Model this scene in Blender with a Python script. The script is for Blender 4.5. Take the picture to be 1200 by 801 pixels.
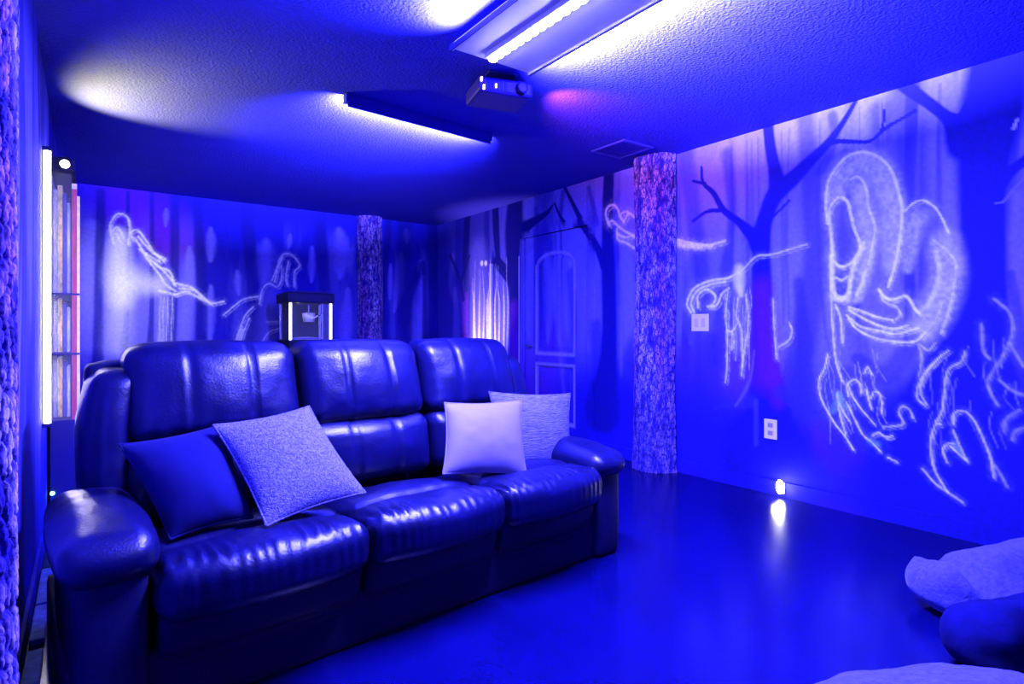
import bpy, bmesh, math, random
import numpy as np
from mathutils import Vector, Matrix

# ------------------------------------------------------------------ scene, camera, light levels
for o in list(bpy.data.objects): bpy.data.objects.remove(o)
S = bpy.context.scene
C = S.collection
YAW = math.radians(36); F = 690.0; CX = 600.0; HY = 387.0; CAMZ = 1.083
XR, YB, XL, H = 3.695, 6.745, -0.17, 2.44          # right wall, back wall, left wall, ceiling height
YF, XS, YJ = -1.9, -1.35, 0.98                     # front (screen) wall, side wall of the wider part, jog in the left wall
cs, sn = math.cos(YAW), math.sin(YAW)

cam = bpy.data.cameras.new('camera'); co = bpy.data.objects.new('camera', cam); C.objects.link(co)
cam.sensor_width = 36; cam.lens = F / 1200 * 36; cam.shift_y = -(400.5 - HY) / 1200; cam.clip_start = 0.02
co.location = (0, 0, CAMZ); co.rotation_euler = (math.pi / 2, 0, -YAW)
S.camera = co
S.view_settings.view_transform = 'Standard'; S.view_settings.look = 'None'
S.view_settings.gamma = 1; S.view_settings.use_curve_mapping = False
S.view_settings.exposure = 1.3
w = bpy.data.worlds.new('world'); S.world = w; w.use_nodes = True
w.node_tree.nodes['Background'].inputs[0].default_value = (0.0, 0.0, 0.02, 1)
UV = (0.175, 0.168, 1.0)                            # colour of the black-light tubes
UV_DOWN, UV_UP1, UV_UP2 = 225.0, 400.0, 560.0        # watts: downlight of the fixture, its uplight, uplight of the second

def area(name, loc, rot, sx, sy, power, color, parent=None, spread=math.pi):
    l = bpy.data.lights.new(name, 'AREA'); l.shape = 'RECTANGLE'; l.size = sx; l.size_y = sy
    l.energy = power; l.color = color; l.spread = spread
    o = bpy.data.objects.new(name, l); C.objects.link(o); o.location = loc; o.rotation_euler = rot
    if parent: o.parent = parent
    return o
def spot(name, loc, target, power, color, angle, blend=.6, r=.02, parent=None):
    l = bpy.data.lights.new(name, 'SPOT'); l.energy = power; l.color = color
    l.spot_size = angle; l.spot_blend = blend; l.shadow_soft_size = r
    o = bpy.data.objects.new(name, l); C.objects.link(o); o.location = loc
    d = Vector(target) - Vector(loc); o.rotation_euler = d.to_track_quat('-Z', 'Y').to_euler()
    if parent: o.parent = parent
    return o
def point(name, loc, power, color, r=.02, parent=None):
    l = bpy.data.lights.new(name, 'POINT'); l.energy = power; l.color = color; l.shadow_soft_size = r
    o = bpy.data.objects.new(name, l); C.objects.link(o); o.location = loc
    if parent: o.parent = parent
    return o

# ------------------------------------------------------------------ measuring helpers
def ray(px, py):
    X = (px - CX) / F; V = (HY - py) / F
    return cs * X + sn, -sn * X + cs, V
def at(px, py, x=None, y=None, z=None):
    a, b, c = ray(px, py)
    t = x / a if x is not None else y / b if y is not None else (z - CAMZ) / c
    return Vector((t * a, t * b, CAMZ + t * c))
def on_right(px, py): p = at(px, py, x=XR); return p.y, p.z
def on_back(px, py): p = at(px, py, y=YB); return p.x, p.z

# ------------------------------------------------------------------ materials
def mat(name, col=(.5, .5, .5), rough=.6, metal=0, spec=.5, attr=None, vary=0, vscale=8, vstretch=(1, 1, 1), bump=0, bscale=60,
        bstretch=(1, 1, 1), btype='noise', emit=None, estr=0, coat=0, trans=0, alpha=1, sheen=0, bdist=.01):
    m = bpy.data.materials.new(name); m.use_nodes = True
    nt = m.node_tree; N = nt.nodes; L = nt.links; b = N['Principled BSDF']
    b.inputs['Base Color'].default_value = (*col, 1)
    b.inputs['Roughness'].default_value = rough; b.inputs['Metallic'].default_value = metal
    b.inputs['Specular IOR Level'].default_value = spec
    b.inputs['Coat Weight'].default_value = coat; b.inputs['Transmission Weight'].default_value = trans
    b.inputs['Alpha'].default_value = alpha; b.inputs['Sheen Weight'].default_value = sheen
    src = None
    if attr:
        a = N.new('ShaderNodeAttribute'); a.attribute_name = attr; src = a.outputs['Color']
    if vary:
        tc = N.new('ShaderNodeTexCoord'); mp = N.new('ShaderNodeMapping'); mp.inputs['Scale'].default_value = vstretch
        L.new(tc.outputs['Object'], mp.inputs['Vector'])
        n = N.new('ShaderNodeTexNoise'); n.inputs['Scale'].default_value = vscale; n.inputs['Detail'].default_value = 6
        L.new(mp.outputs[0], n.inputs['Vector'])
        r = N.new('ShaderNodeMapRange'); r.inputs[1].default_value = .3; r.inputs[2].default_value = .7
        r.inputs[3].default_value = 1 - vary; r.inputs[4].default_value = 1 + vary
        L.new(n.outputs['Fac'], r.inputs[0])
        mx = N.new('ShaderNodeVectorMath'); mx.operation = 'SCALE'
        if src: L.new(src, mx.inputs[0])
        else: mx.inputs[0].default_value = col
        L.new(r.outputs[0], mx.inputs['Scale']); src = mx.outputs[0]
    if src: L.new(src, b.inputs['Base Color'])
    if bump:
        tc = N.new('ShaderNodeTexCoord'); mp = N.new('ShaderNodeMapping'); mp.inputs['Scale'].default_value = bstretch
        L.new(tc.outputs['Object'], mp.inputs['Vector'])
        if btype == 'noise':
            n = N.new('ShaderNodeTexNoise'); n.inputs['Detail'].default_value = 4; out = 'Fac'
        else:
            n = N.new('ShaderNodeTexVoronoi'); n.feature = 'F1'; out = 'Distance'
        n.inputs['Scale'].default_value = bscale; L.new(mp.outputs[0], n.inputs['Vector'])
        bp = N.new('ShaderNodeBump'); bp.inputs['Strength'].default_value = bump; bp.inputs['Distance'].default_value = bdist
        L.new(n.outputs[out], bp.inputs['Height']); L.new(bp.outputs[0], b.inputs['Normal'])
    if emit:
        b.inputs['Emission Color'].default_value = (*emit, 1); b.inputs['Emission Strength'].default_value = estr
    return m

M = {}
M['mural'] = mat('painted_mural', attr='paint', rough=.75, spec=.25, vary=.12, vscale=40, bump=.25, bscale=160, bdist=.004)
M['plain_wall'] = mat('plain_dark_wall', (.03, .03, .4), rough=.8, spec=.2, vary=.1)
M['ceiling'] = mat('textured_ceiling_paint', (.019, .018, .42), rough=.8, spec=.3, vary=.06, vscale=5, bump=.9, bscale=70, bdist=.012)
M['floor'] = mat('polished_dark_floor', (.002, .002, .052), rough=.20, spec=.22, vary=.18, vscale=2.2, vstretch=(1, .35, 1), bump=.04, bscale=9)
M['leather'] = mat('dark_leather', (.002, .002, .032), rough=.34, spec=.38, vary=.25, vscale=9, bump=.35, bscale=120, bdist=.003)
M['leather_base'] = mat('dark_leather_panel', (.002, .002, .028), rough=.55, spec=.3, vary=.2, vscale=9, bump=.25, bscale=140, bdist=.003)
M['bark'] = mat('tree_bark', attr='paint', rough=.85, spec=.25, vary=.35, vscale=35, bump=.6, bscale=120, bdist=.006)
M['dark'] = mat('dark_metal', (.004, .004, .10), rough=.5, spec=.4)
M['black'] = mat('black_plastic', (.003, .003, .035), rough=.6, spec=.25)
M['fixture'] = mat('fixture_white_enamel', (.55, .53, .75), rough=.5, spec=.3)
M['fixture_dark'] = mat('fixture_back', (.012, .012, .25), rough=.6, spec=.3)
M['led'] = mat('led_glow', (.8, .8, 1), emit=(.85, .83, 1.0), estr=22)
M['plate'] = mat('pale_plastic_plate', (.80, .72, .86), rough=.45)
M['slot'] = mat('plate_slot', (.30, .25, .55), rough=.6)
M['night'] = mat('night_light_glow', (1, 1, .9), emit=(1.0, .98, .78), estr=26)
M['white_tube'] = mat('white_tube_glow', (1, 1, 1), emit=(1.0, .90, 1.0), estr=11)
M['chrome'] = mat('chrome', (.8, .78, .85), rough=.2, metal=1)
M['wood_red'] = mat('red_stained_wood', (.42, .05, .10), rough=.45, vary=.3, vscale=30, vstretch=(4, 4, .4))
M['wood_pale'] = mat('pale_wood_edge', (.8, .68, .60), rough=.5, vary=.15, vscale=30)
M['glass'] = mat('clear_glass', (.9, .95, 1), rough=.03, spec=.4, alpha=.05)
M['book_tan'] = mat('tan_paper_cover', (.62, .52, .20), rough=.8, vary=.45, vscale=60, vstretch=(1.5, 1.5, .5))
M['book_grey'] = mat('grey_paper_cover', (.30, .34, .38), rough=.8, vary=.4, vscale=50, vstretch=(2, 2, .4))
M['book_blue'] = mat('navy_paper_cover', (.02, .02, .25), rough=.7, vary=.3, vscale=40)
M['book_red'] = mat('red_cloth_cover', (.55, .03, .08), rough=.7, vary=.3, vscale=40)
M['pages'] = mat('paper_pages', (.85, .8, .7), rough=.9, vary=.12, vscale=200, vstretch=(6, 6, .2))
M['pil_dark'] = mat('navy_velvet', (.002, .002, .060), rough=.85, spec=.15, sheen=.05, bump=.2, bscale=200, bdist=.002)
M['pil_weave'] = mat('pale_nubbly_weave', (.145, .135, .38), rough=.95, spec=.1, vary=.55, vscale=120, bump=1, bscale=170, bdist=.006)
M['pil_satin'] = mat('pale_lilac_satin', (.20, .165, .36), rough=.6, spec=.3, vary=.06, vscale=12, bump=.2, bscale=40, bdist=.003)
M['pil_rib'] = mat('grey_rib_weave', (.105, .097, .32), rough=.95, spec=.1, vary=.45, vscale=70, vstretch=(.4, .4, 2.2), bump=1, bscale=90, bstretch=(.4, .4, 2.2), bdist=.006)
M['bag_pale'] = mat('pale_plush_fabric', (.07, .064, .44), rough=.95, spec=.1, vary=.3, vscale=50, bump=.7, bscale=90, bdist=.006, sheen=.2)
M['bag_dark'] = mat('navy_plush_fabric', (.003, .003, .05), rough=.95, spec=.1, vary=.25, vscale=20, bump=.4, bscale=70, bdist=.004)
M['stone'] = mat('pale_stone', (.12, .22, .55), rough=.8, vary=.35, vscale=26, bump=.6, bscale=60)
M['green_led'] = mat('green_led', (.1, 1, .5), emit=(.2, 1, .55), estr=5)
M['amber_led'] = mat('amber_led', (1, .7, .6), emit=(1, .62, .55), estr=4)
M['vent'] = mat('vent_metal', (.03, .028, .45), rough=.5)
M['popcorn'] = mat('popcorn', (.35, .32, .5), rough=.9, vary=.2, vscale=90, bump=1, bscale=90)
M['post_glow'] = mat('glowing_post', (.9, .9, 1), rough=.4, emit=(.75, .72, 1), estr=1.5)  # emission gives the front posts their bright look; they are not lamps

# ------------------------------------------------------------------ object helpers
def link(name, me, m, parent=None, smooth=False):
    if m: me.materials.append(m)
    if smooth: me.polygons.foreach_set('use_smooth', [True] * len(me.polygons))
    o = bpy.data.objects.new(name, me); C.objects.link(o)
    if parent:
        o.parent = parent; o.matrix_parent_inverse = parent.matrix_world.inverted()
    return o
def obj(name, bm, m, parent=None, smooth=False):
    me = bpy.data.meshes.new(name); bmesh.ops.recalc_face_normals(bm, faces=bm.faces); bm.to_mesh(me); bm.free()
    return link(name, me, m, parent, smooth)
def tag(o, label, cat, group=None):
    o['label'] = label; o['category'] = cat
    if group: o['group'] = group
    return o
def thing(name, loc, label, cat, group=None, rz=0):
    o = bpy.data.objects.new(name, None); C.objects.link(o); o.location = loc; o.rotation_euler = (0, 0, rz)
    o.empty_display_size = .1
    o.matrix_world = Matrix.Translation(loc) @ Matrix.Rotation(rz, 4, 'Z')
    return tag(o, label, cat, group)
def struct(o): o['kind'] = 'structure'; return o
def box(bm, x0, x1, y0, y1, z0, z1, bev=0, M_=None):
    r = bmesh.ops.create_cube(bm, size=1)
    vs = r['verts']
    bmesh.ops.scale(bm, vec=(x1 - x0, y1 - y0, z1 - z0), verts=vs)
    bmesh.ops.translate(bm, vec=((x0 + x1) / 2, (y0 + y1) / 2, (z0 + z1) / 2), verts=vs)
    if bev:
        es = list({e for v in vs for e in v.link_edges})
        g = bmesh.ops.bevel(bm, geom=es, offset=bev, segments=2, affect='EDGES', profile=.5)
        vs = list({v for f in g['faces'] for v in f.verts} | {v for v in vs if v.is_valid})
    if M_ is not None: bmesh.ops.transform(bm, matrix=M_, verts=[v for v in vs if v.is_valid])
    return bm
def bx(*a, bev=0, M_=None): return box(bmesh.new(), *a, bev=bev, M_=M_)
def cyl(bm, p, q, r0, r1=None, n=16):
    p = Vector(p); q = Vector(q); d = q - p; r1 = r0 if r1 is None else r1
    g = bmesh.ops.create_cone(bm, cap_ends=True, segments=n, radius1=r0, radius2=r1, depth=d.length)
    bmesh.ops.transform(bm, matrix=Matrix.Translation((p + q) / 2) @ d.to_track_quat('Z', 'Y').to_matrix().to_4x4(), verts=g['verts'])
    return bm
def tube(pts, r, n=8, closed=False):
    bm = bmesh.new(); rings = []
    pts = [Vector(p) for p in pts]; m = len(pts)
    for i, p in enumerate(pts):
        a = pts[(i - 1) % m] if closed or i else p; b = pts[(i + 1) % m] if closed or i < m - 1 else p
        q = (b - a).to_track_quat('Z', 'Y')
        rings.append([bm.verts.new(p + q @ Vector((r * math.cos(6.2832 * k / n), r * math.sin(6.2832 * k / n), 0))) for k in range(n)])
    for i in range(m if closed else m - 1):
        A, B = rings[i], rings[(i + 1) % m]
        for k in range(n): bm.faces.new((A[k], A[(k + 1) % n], B[(k + 1) % n], B[k]))
    if not closed:
        bm.faces.new(rings[0][::-1]); bm.faces.new(rings[-1])
    return bm

rng = np.random.RandomState(7)
def vnoise(x, y, seed=0):
    r = np.random.RandomState(seed).rand(256, 256)
    xi = np.floor(x).astype(int); yi = np.floor(y).astype(int); fx = x - xi; fy = y - yi
    fx = fx * fx * (3 - 2 * fx); fy = fy * fy * (3 - 2 * fy)
    g = lambda a, b: r[a % 256, b % 256]
    return (g(xi, yi) * (1 - fx) + g(xi + 1, yi) * fx) * (1 - fy) + (g(xi, yi + 1) * (1 - fx) + g(xi + 1, yi + 1) * fx) * fy
def fbm(x, y, seed=0, oct=4):
    s = 0; a = .5; t = 0
    for k in range(oct): s = s + a * vnoise(x * 2 ** k, y * 2 ** k, seed + k); t += a; a *= .5
    return s / t
def worley(x, y, seed=0):
    r = np.random.RandomState(seed).rand(256, 256, 2)
    xi = np.floor(x).astype(int); yi = np.floor(y).astype(int)
    f1 = np.full(x.shape, 9.); f2 = np.full(x.shape, 9.)
    for a in (-1, 0, 1):
        for b in (-1, 0, 1):
            j = r[(xi + a) % 256, (yi + b) % 256]
            d = np.hypot(xi + a + j[..., 0] - x, yi + b + j[..., 1] - y)
            f2 = np.minimum(f2, np.maximum(f1, d)); f1 = np.minimum(f1, d)
    return f1, f2
def sstep(a, b, x):
    t = np.clip((x - a) / (b - a), 0, 1); return t * t * (3 - 2 * t)

# ------------------------------------------------------------------ the painted forest on the walls
DARK = np.array((.002, .0015, .19)); MID = np.array((.022, .018, .44)); FOG = np.array((.215, .195, .85))
VIO = np.array((.13, .006, .50)); GLOW = np.array((.95, .97, .95)); TEAL = np.array((.20, .45, .75)); BLUE = np.array((.005, .004, .34))

class Mural:
    def __init__(s, u0, u1, res, W):
        s.u0, s.u1, s.res, s.W = u0, u1, res, W
        s.nu = int(round((u1 - u0) / res)) + 1; s.nz = int(round(H / res)) + 1
        s.u = np.linspace(u0, u1, s.nu); s.z = np.linspace(0, H, s.nz)
        s.U, s.Z = np.meshgrid(s.u, s.z, indexing='ij')
        s.c = np.zeros((s.nu, s.nz, 3)) + BLUE
    def blend(s, sl, a, col): s.c[sl] = s.c[sl] * (1 - a[..., None]) + np.asarray(col) * a[..., None]
    def scale(s, px, py):
        a = s.W(px - 2, py); b = s.W(px + 2, py); c = s.W(px, py - 2); d = s.W(px, py + 2)
        return (math.dist(a, b) * .5 + math.dist(c, d) * .5) / 4
    def stroke(s, pts, col, soft=.35, alpha=1., w=None, curve=True, ragged=0, seed=0, grain=0, taper=0):
        """tapered brush stroke through photograph positions (x, y, width); laid on the wall in metres"""
        P = []
        for p in pts:
            wd = p[2] if len(p) > 2 else w
            u, z = s.W(p[0], p[1]); P.append((u, z, wd * s.scale(p[0], p[1]) / 2))
        P = np.array(P)
        if curve and len(P) >= 2:
            t = np.arange(len(P)); tt = np.linspace(0, len(P) - 1, (len(P) - 1) * 5 + 1)
            E = np.vstack([2 * P[0] - P[1], P, 2 * P[-1] - P[-2]])
            Q = []
            for v in tt:
                i = min(int(v), len(P) - 2); f = v - i; p0, p1, p2, p3 = E[i], E[i + 1], E[i + 2], E[i + 3]
                Q.append(.5 * ((2 * p1) + (-p0 + p2) * f + (2 * p0 - 5 * p1 + 4 * p2 - p3) * f * f + (-p0 + 3 * p1 - 3 * p2 + p3) * f ** 3))
            P = np.array(Q); P[:, 2] = np.maximum(P[:, 2], .001)
        if taper: P[:, 2] *= np.maximum(np.sin(np.pi * np.linspace(.04, .96, len(P))), .05) ** taper
        rad = P[:, 2].max() * (1 + soft) + 2 * s.res
        i0 = np.searchsorted(s.u, P[:, 0].min() - rad); i1 = np.searchsorted(s.u, P[:, 0].max() + rad)
        j0 = np.searchsorted(s.z, P[:, 1].min() - rad); j1 = np.searchsorted(s.z, P[:, 1].max() + rad)
        if i1 <= i0 or j1 <= j0: return
        sl = (slice(i0, i1), slice(j0, j1)); U = s.U[sl]; Z = s.Z[sl]
        best = np.full(U.shape, 9.)
        for a, b in zip(P[:-1], P[1:]):
            d = b[:2] - a[:2]; L2 = max(d @ d, 1e-9)
            t = np.clip(((U - a[0]) * d[0] + (Z - a[1]) * d[1]) / L2, 0, 1)
            r = np.maximum(a[2] + (b[2] - a[2]) * t, .0035)
            best = np.minimum(best, np.hypot(U - a[0] - t * d[0], Z - a[1] - t * d[1]) / r)
        if ragged: best = best + ragged * (fbm(U * 22, Z * 9, seed + 3) - .5)
        al = (1 - sstep(1 - soft, 1 + soft, best)) * alpha
        if grain: al = al * (1 - grain + grain * sstep(.25, .75, fbm(U * 55, Z * 55, 41, 3)))
        s.blend(sl, al, col)
    def at(s, u, z):
        a = np.clip((np.asarray(u) - s.u0) / s.res, 0, s.nu - 1.001); b = np.clip(np.asarray(z) / s.res, 0, s.nz - 1.001)
        return s.c[np.round(a).astype(int), np.round(b).astype(int)]

def setpaint(me, cols):
    at_ = me.color_attributes.new('paint', 'FLOAT_COLOR', 'POINT')
    c = np.ones((len(me.vertices), 4), np.float32); c[:, :3] = cols
    at_.data.foreach_set('color', c.ravel())
def grid_mesh(name, P, keep=None):
    n, m = P.shape[:2]
    idx = np.arange(n * m).reshape(n, m)
    q = np.stack([idx[:-1, :-1], idx[1:, :-1], idx[1:, 1:], idx[:-1, 1:]], -1)
    if keep is not None: q = q[keep]
    q = q.reshape(-1, 4)
    me = bpy.data.meshes.new(name)
    me.vertices.add(n * m); me.vertices.foreach_set('co', P.reshape(-1).astype(np.float32))
    me.loops.add(q.size); me.loops.foreach_set('vertex_index', q.reshape(-1).astype(np.int32))
    me.polygons.add(len(q)); me.polygons.foreach_set('loop_start', np.arange(0, q.size, 4, dtype=np.int32))
    me.update(calc_edges=True)
    return me

# ---- right wall
R = Mural(YF, YB, .008, on_right)
U, Z = R.U, R.Z
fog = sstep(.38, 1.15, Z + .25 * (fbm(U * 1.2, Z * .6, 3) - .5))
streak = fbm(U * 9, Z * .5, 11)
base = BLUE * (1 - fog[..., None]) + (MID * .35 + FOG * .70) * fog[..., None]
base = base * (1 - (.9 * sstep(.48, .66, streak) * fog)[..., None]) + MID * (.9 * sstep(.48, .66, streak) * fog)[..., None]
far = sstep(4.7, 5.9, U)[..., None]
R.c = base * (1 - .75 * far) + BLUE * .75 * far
vio = sstep(.48, .75, fbm(U * 1.3, Z * 1.3, 21)) * (1 - sstep(1.3, 1.9, Z)) * .45
R.c = R.c * (1 - vio[..., None]) + VIO * vio[..., None]
st = R.stroke
# pale gaps of mist between the trunks
for p in ([(858, 150, 60), (850, 230, 60), (852, 285, 36)], [(940, 140, 46), (930, 160, 40)], [(925, 250, 40), (925, 300, 34), (920, 350, 30), (918, 400, 16), (916, 440, 6)],
          [(1010, 140, 70), (1000, 160, 40)], [(1090, 165, 56), (1105, 220, 44), (1115, 290, 36)], [(1190, 230, 34), (1190, 320, 40), (1195, 420, 40)],
          [(735, 300, 26), (735, 350, 26), (730, 400, 14), (728, 440, 5)], [(815, 170, 16), (808, 240, 14), (806, 300, 14)], [(815, 330, 26), (810, 400, 16)], [(868, 290, 26), (867, 350, 22), (862, 420, 10)],
          [(655, 235, 60), (690, 225, 60), (740, 205, 50)], [(620, 250, 40), (610, 260, 20)], [(640, 300, 14), (645, 340, 14), (642, 400, 8)], [(690, 320, 12), (690, 380, 10)],
          [(1060, 440, 60), (1040, 400, 60)], [(980, 360, 40), (990, 420, 40)]):
    st(p, FOG, .9, .60, ragged=.6, taper=.35)
for p in ([(655, 300, 6), (652, 350, 8), (655, 400, 5)], [(668, 300, 4), (664, 360, 6), (668, 410, 4)], [(622, 300, 8), (618, 350, 10), (620, 395, 5)], [(690, 290, 6), (694, 350, 8), (690, 410, 5)]):
    st(p, FOG, .8, .6)
# dim far trunks
for p in ([(801, 150, 22), (812, 250, 20), (822, 330, 22), (810, 420, 34), (800, 500, 60)], [(940, 105, 20), (946, 170, 20), (952, 240, 24), (955, 300, 26), (945, 380, 32), (930, 440, 40), (920, 500, 60)],
          [(1060, 70, 36), (1068, 200, 34), (1072, 260, 30), (1070, 330, 26)], [(740, 420, 26), (760, 360, 20), (765, 220, 20), (772, 195, 20)], [(832, 400, 20), (826, 480, 46)], [(1020, 500, 90), (1060, 520, 80)], [(1005, 420, 14), (1040, 440, 26), (1070, 400, 22)]):
    st(p, MID, .5, .65, ragged=.3)
for p in ([(668, 320, 10), (672, 380, 12), (668, 430, 14)], [(640, 270, 12), (632, 310, 10), (630, 400, 12)], [(700, 380, 10), (700, 450, 20)]): st(p, MID, .5, .7)
for p in ([(975, 135, 10), (978, 160, 12), (962, 200, 12)], [(852, 180, 14), (858, 250, 10), (852, 300, 12), (840, 420, 24)], [(1030, 130, 26), (1034, 160, 22)], [(770, 470, 30), (762, 520, 50)], [(660, 225, 6), (655, 262, 7)], [(690, 220, 5), (700, 262, 6)], [(628, 245, 5), (630, 265, 6)],
          [(1185, 320, 8), (1196, 400, 14), (1190, 470, 30)], [(935, 330, 12), (942, 400, 18), (935, 470, 34)]): st(p, MID, .6, .7, ragged=.4)
for k in range(26):
    x = rng.uniform(610, 1195); y_ = rng.uniform(0, 1); top_ = 262 - .297 * (x - 520) + 8
    st([(x, top_, 1.5), (x + rng.uniform(-4, 4), top_ + 90 + 60 * y_, rng.uniform(3, 7)), (x + rng.uniform(-8, 8), top_ + 200 + 60 * y_, 3)], MID if k % 3 else FOG, .8, .4, ragged=.4)
# dark ground haze
st([(700, 520, 110), (800, 510, 110), (860, 520, 90), (960, 570, 60), (1100, 600, 110), (1200, 600, 150)], BLUE, .8, .85)
st([(690, 480, 70), (750, 470, 60)], BLUE, .8, .7)
# forked tree
V = lambda p, **k: st(p, DARK, .22, 1, ragged=.12, **k)
V([(893, 272, 20), (892, 320, 24), (895, 400, 28), (898, 450, 40), (900, 500, 70), (900, 540, 120)])
st([(893, 340, 26), (896, 400, 28), (898, 440, 34)], VIO, .95, .7); st([(905, 400, 8), (912, 470, 16)], VIO, .9, .5)
V([(889, 285, 24), (897, 255, 20), (908, 228, 22), (928, 210, 20), (948, 190, 15), (968, 170, 11), (985, 148, 8), (1003, 118, 5)])
V([(912, 222, 24), (907, 195, 15), (902, 168, 13), (899, 135, 12)])
V([(966, 174, 7), (978, 166, 6), (1000, 166, 5), (1020, 165, 4), (1038, 150, 5), (1055, 140, 4), (1072, 130, 5)]); V([(1032, 155, 4), (1036, 140, 3), (1036, 128, 2)])
V([(886, 280, 18), (866, 260, 9), (848, 246, 7), (836, 226, 6), (824, 214, 4), (822, 196, 3)]); V([(845, 246, 5), (828, 248, 4), (812, 259, 3)]); V([(826, 215, 4), (812, 212, 3)])
V([(905, 255, 3), (925, 235, 3)])
for p in ([(880, 470, 16), (850, 475, 6), (838, 478, 3)], [(915, 460, 16), (940, 480, 8), (960, 484, 4)]): st(p, MID, .5, .7)
st([(884, 410, 2), (880, 440, 3), (872, 460, 4), (862, 475, 3)], FOG, .6, .35); st([(886, 470, 5), (886, 520, 5)], FOG, .8, .15)
# big tree at the right end
V([(1176, 30, 66), (1162, 130, 70), (1153, 190, 58), (1152, 260, 52), (1156, 320, 44), (1150, 380, 60), (1130, 450, 110), (1120, 520, 190), (1120, 570, 240)])
V([(1132, 165, 46), (1112, 140, 16), (1090, 122, 13), (1060, 100, 15), (1040, 82, 16)]); V([(1126, 142, 16), (1108, 132, 5), (1090, 122, 4)]); V([(1165, 215, 30), (1185, 200, 15), (1215, 178, 15)])
V([(1125, 140, 12), (1134, 118, 5), (1140, 105, 3)])
st([(1166, 238, 2), (1176, 236, 3), (1185, 225, 3), (1200, 208, 2)], FOG, .5, .7); st([(1188, 150, 4), (1192, 140, 3)], GLOW, .5, .5)
for p in ([(1128, 330, 14), (1105, 400, 22), (1085, 470, 40)], [(1170, 330, 12), (1180, 420, 16), (1190, 520, 30)]): st(p, DARK, .5, .8, ragged=.3)
# trees by the door
V([(714, 180, 14), (712, 260, 15), (713, 320, 19), (714, 380, 20), (712, 430, 26), (706, 480, 46)])
V([(708, 310, 12), (698, 286, 8), (684, 264, 8), (674, 244, 5), (658, 212, 3)]); V([(684, 264, 5), (664, 262, 4), (655, 250, 3), (650, 238, 2)])
V([(604, 225, 20), (602, 268, 26), (601, 300, 20), (603, 350, 16), (603, 410, 14), (603, 460, 16)]); V([(606, 276, 22), (622, 262, 10), (640, 250, 5), (648, 240, 2)])
V([(582, 306, 10), (596, 324, 12), (604, 345, 8)]); V([(580, 235, 10), (582, 280, 9), (584, 306, 6)]); V([(548, 240, 10), (546, 300, 10), (548, 360, 10), (545, 420, 14)])
st([(603, 360, 13), (603, 420, 13)], VIO, .6, .8); st([(546, 350, 10), (545, 410, 11)], VIO, .6, .8)
st([(560, 295, 22), (562, 340, 34), (566, 410, 44)], FOG, .7, .55)
for k in range(15):
    x = 551 + k * 3.0 + rng.uniform(-1, 1)
    st([(x, 300 + rng.uniform(0, 30), .3), (x + rng.uniform(-1, 1), 335, .8), (x + rng.uniform(-2, 2), 360, 2.2), (x + rng.uniform(-1, 1), 425, 2.6)], GLOW if k % 3 else DARK, .8, .55, grain=.4)
st([(531, 300, 6), (528, 330, 7), (532, 350, 6)], FOG, .7, .35); st([(533, 340, 5), (535, 380, 10), (535, 415, 12)], FOG, .6, .5)
for x in (564.5, 569.2): st([(x, 308, 4.2), (x + .1, 308.6, 4.2)], GLOW, .3, 1, curve=False)
st([(528, 300, 3), (538, 325, 4), (543, 350, 5)], DARK, .3, .8); st([(550, 300, 3), (540, 330, 4)], DARK, .3, .8)
# mist figures
def g(pts, w=3.2, a=.95, soft=.6, col=GLOW):
    R.stroke(pts, col, .9, a * .14, w=w * 3.0, grain=.8)             # soft halo of the brush
    R.stroke([(p[0] + 2.6, p[1] + 3.2) for p in pts], col, soft, a * .4, w=w * .6, grain=.7)
    R.stroke(pts, col, soft, a, w=w * .8, grain=.3)
# large hooded figure
st([(1010, 250, 90), (1015, 300, 80)], FOG, .9, .35)
for p in ([(980, 225, 16), (990, 202, 18), (1010, 192, 20), (1030, 203, 20), (1042, 232, 20), (1046, 270, 18), (1044, 312, 12)], [(1006, 222, 12), (1012, 250, 14), (1018, 280, 14), (1012, 320, 12), (1005, 350, 8)],
          [(1105, 285, 22), (1112, 320, 22), (1102, 355, 24), (1085, 382, 24)], [(1075, 255, 16), (1068, 285, 12), (1064, 315, 8)]): st([(q_[0], q_[1], q_[2] * 1.35) for q_ in p], GLOW, .8, .46, grain=.45)
g([(970, 262), (968, 240), (971, 212), (988, 187), (1009, 178), (1030, 184), (1044, 199), (1052, 222), (1057, 247), (1055, 274), (1050, 305), (1041, 336)], 4)
g([(976, 300), (973, 268), (972, 247), (977, 236), (985, 231), (993, 236), (997, 251), (1001, 268), (1008, 286), (1005, 298), (996, 309), (985, 312), (977, 306)], 4)
g([(997, 210), (1004, 207), (1011, 212), (1016, 226), (1018, 244), (1025, 265), (1023, 284), (1018, 310)], 3.5, .7)
g([(974, 300), (975, 330), (978, 344), (986, 349), (994, 344), (997, 325), (1002, 306), (1012, 285)], 6); g([(980, 325), (987, 328), (993, 324)], 3, .8)
g([(978, 350), (986, 352), (993, 349)], 6, .8); g([(974, 290), (974, 350), (977, 400), (980, 425), (987, 447)], 2.6, .8); g([(979, 357), (985, 374), (987, 402)], 2.6, .8)
g([(1014, 318), (1010, 332), (1004, 345)], 5, .6)
g([(1060, 247), (1072, 237), (1083, 235), (1095, 242), (1104, 256), (1111, 272)], 3); g([(1095, 282), (1112, 296), (1120, 310), (1118, 335), (1111, 367), (1103, 390)], 4, .55)
g([(1097, 295), (1100, 320), (1091, 350), (1078, 365)], 6, .55)
g([(1030, 339), (1036, 347), (1046, 351), (1062, 347), (1071, 360), (1077, 367)], 4.2); g([(1031, 342), (1036, 353), (1050, 359), (1055, 368), (1050, 374)], 3, .6)
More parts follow.
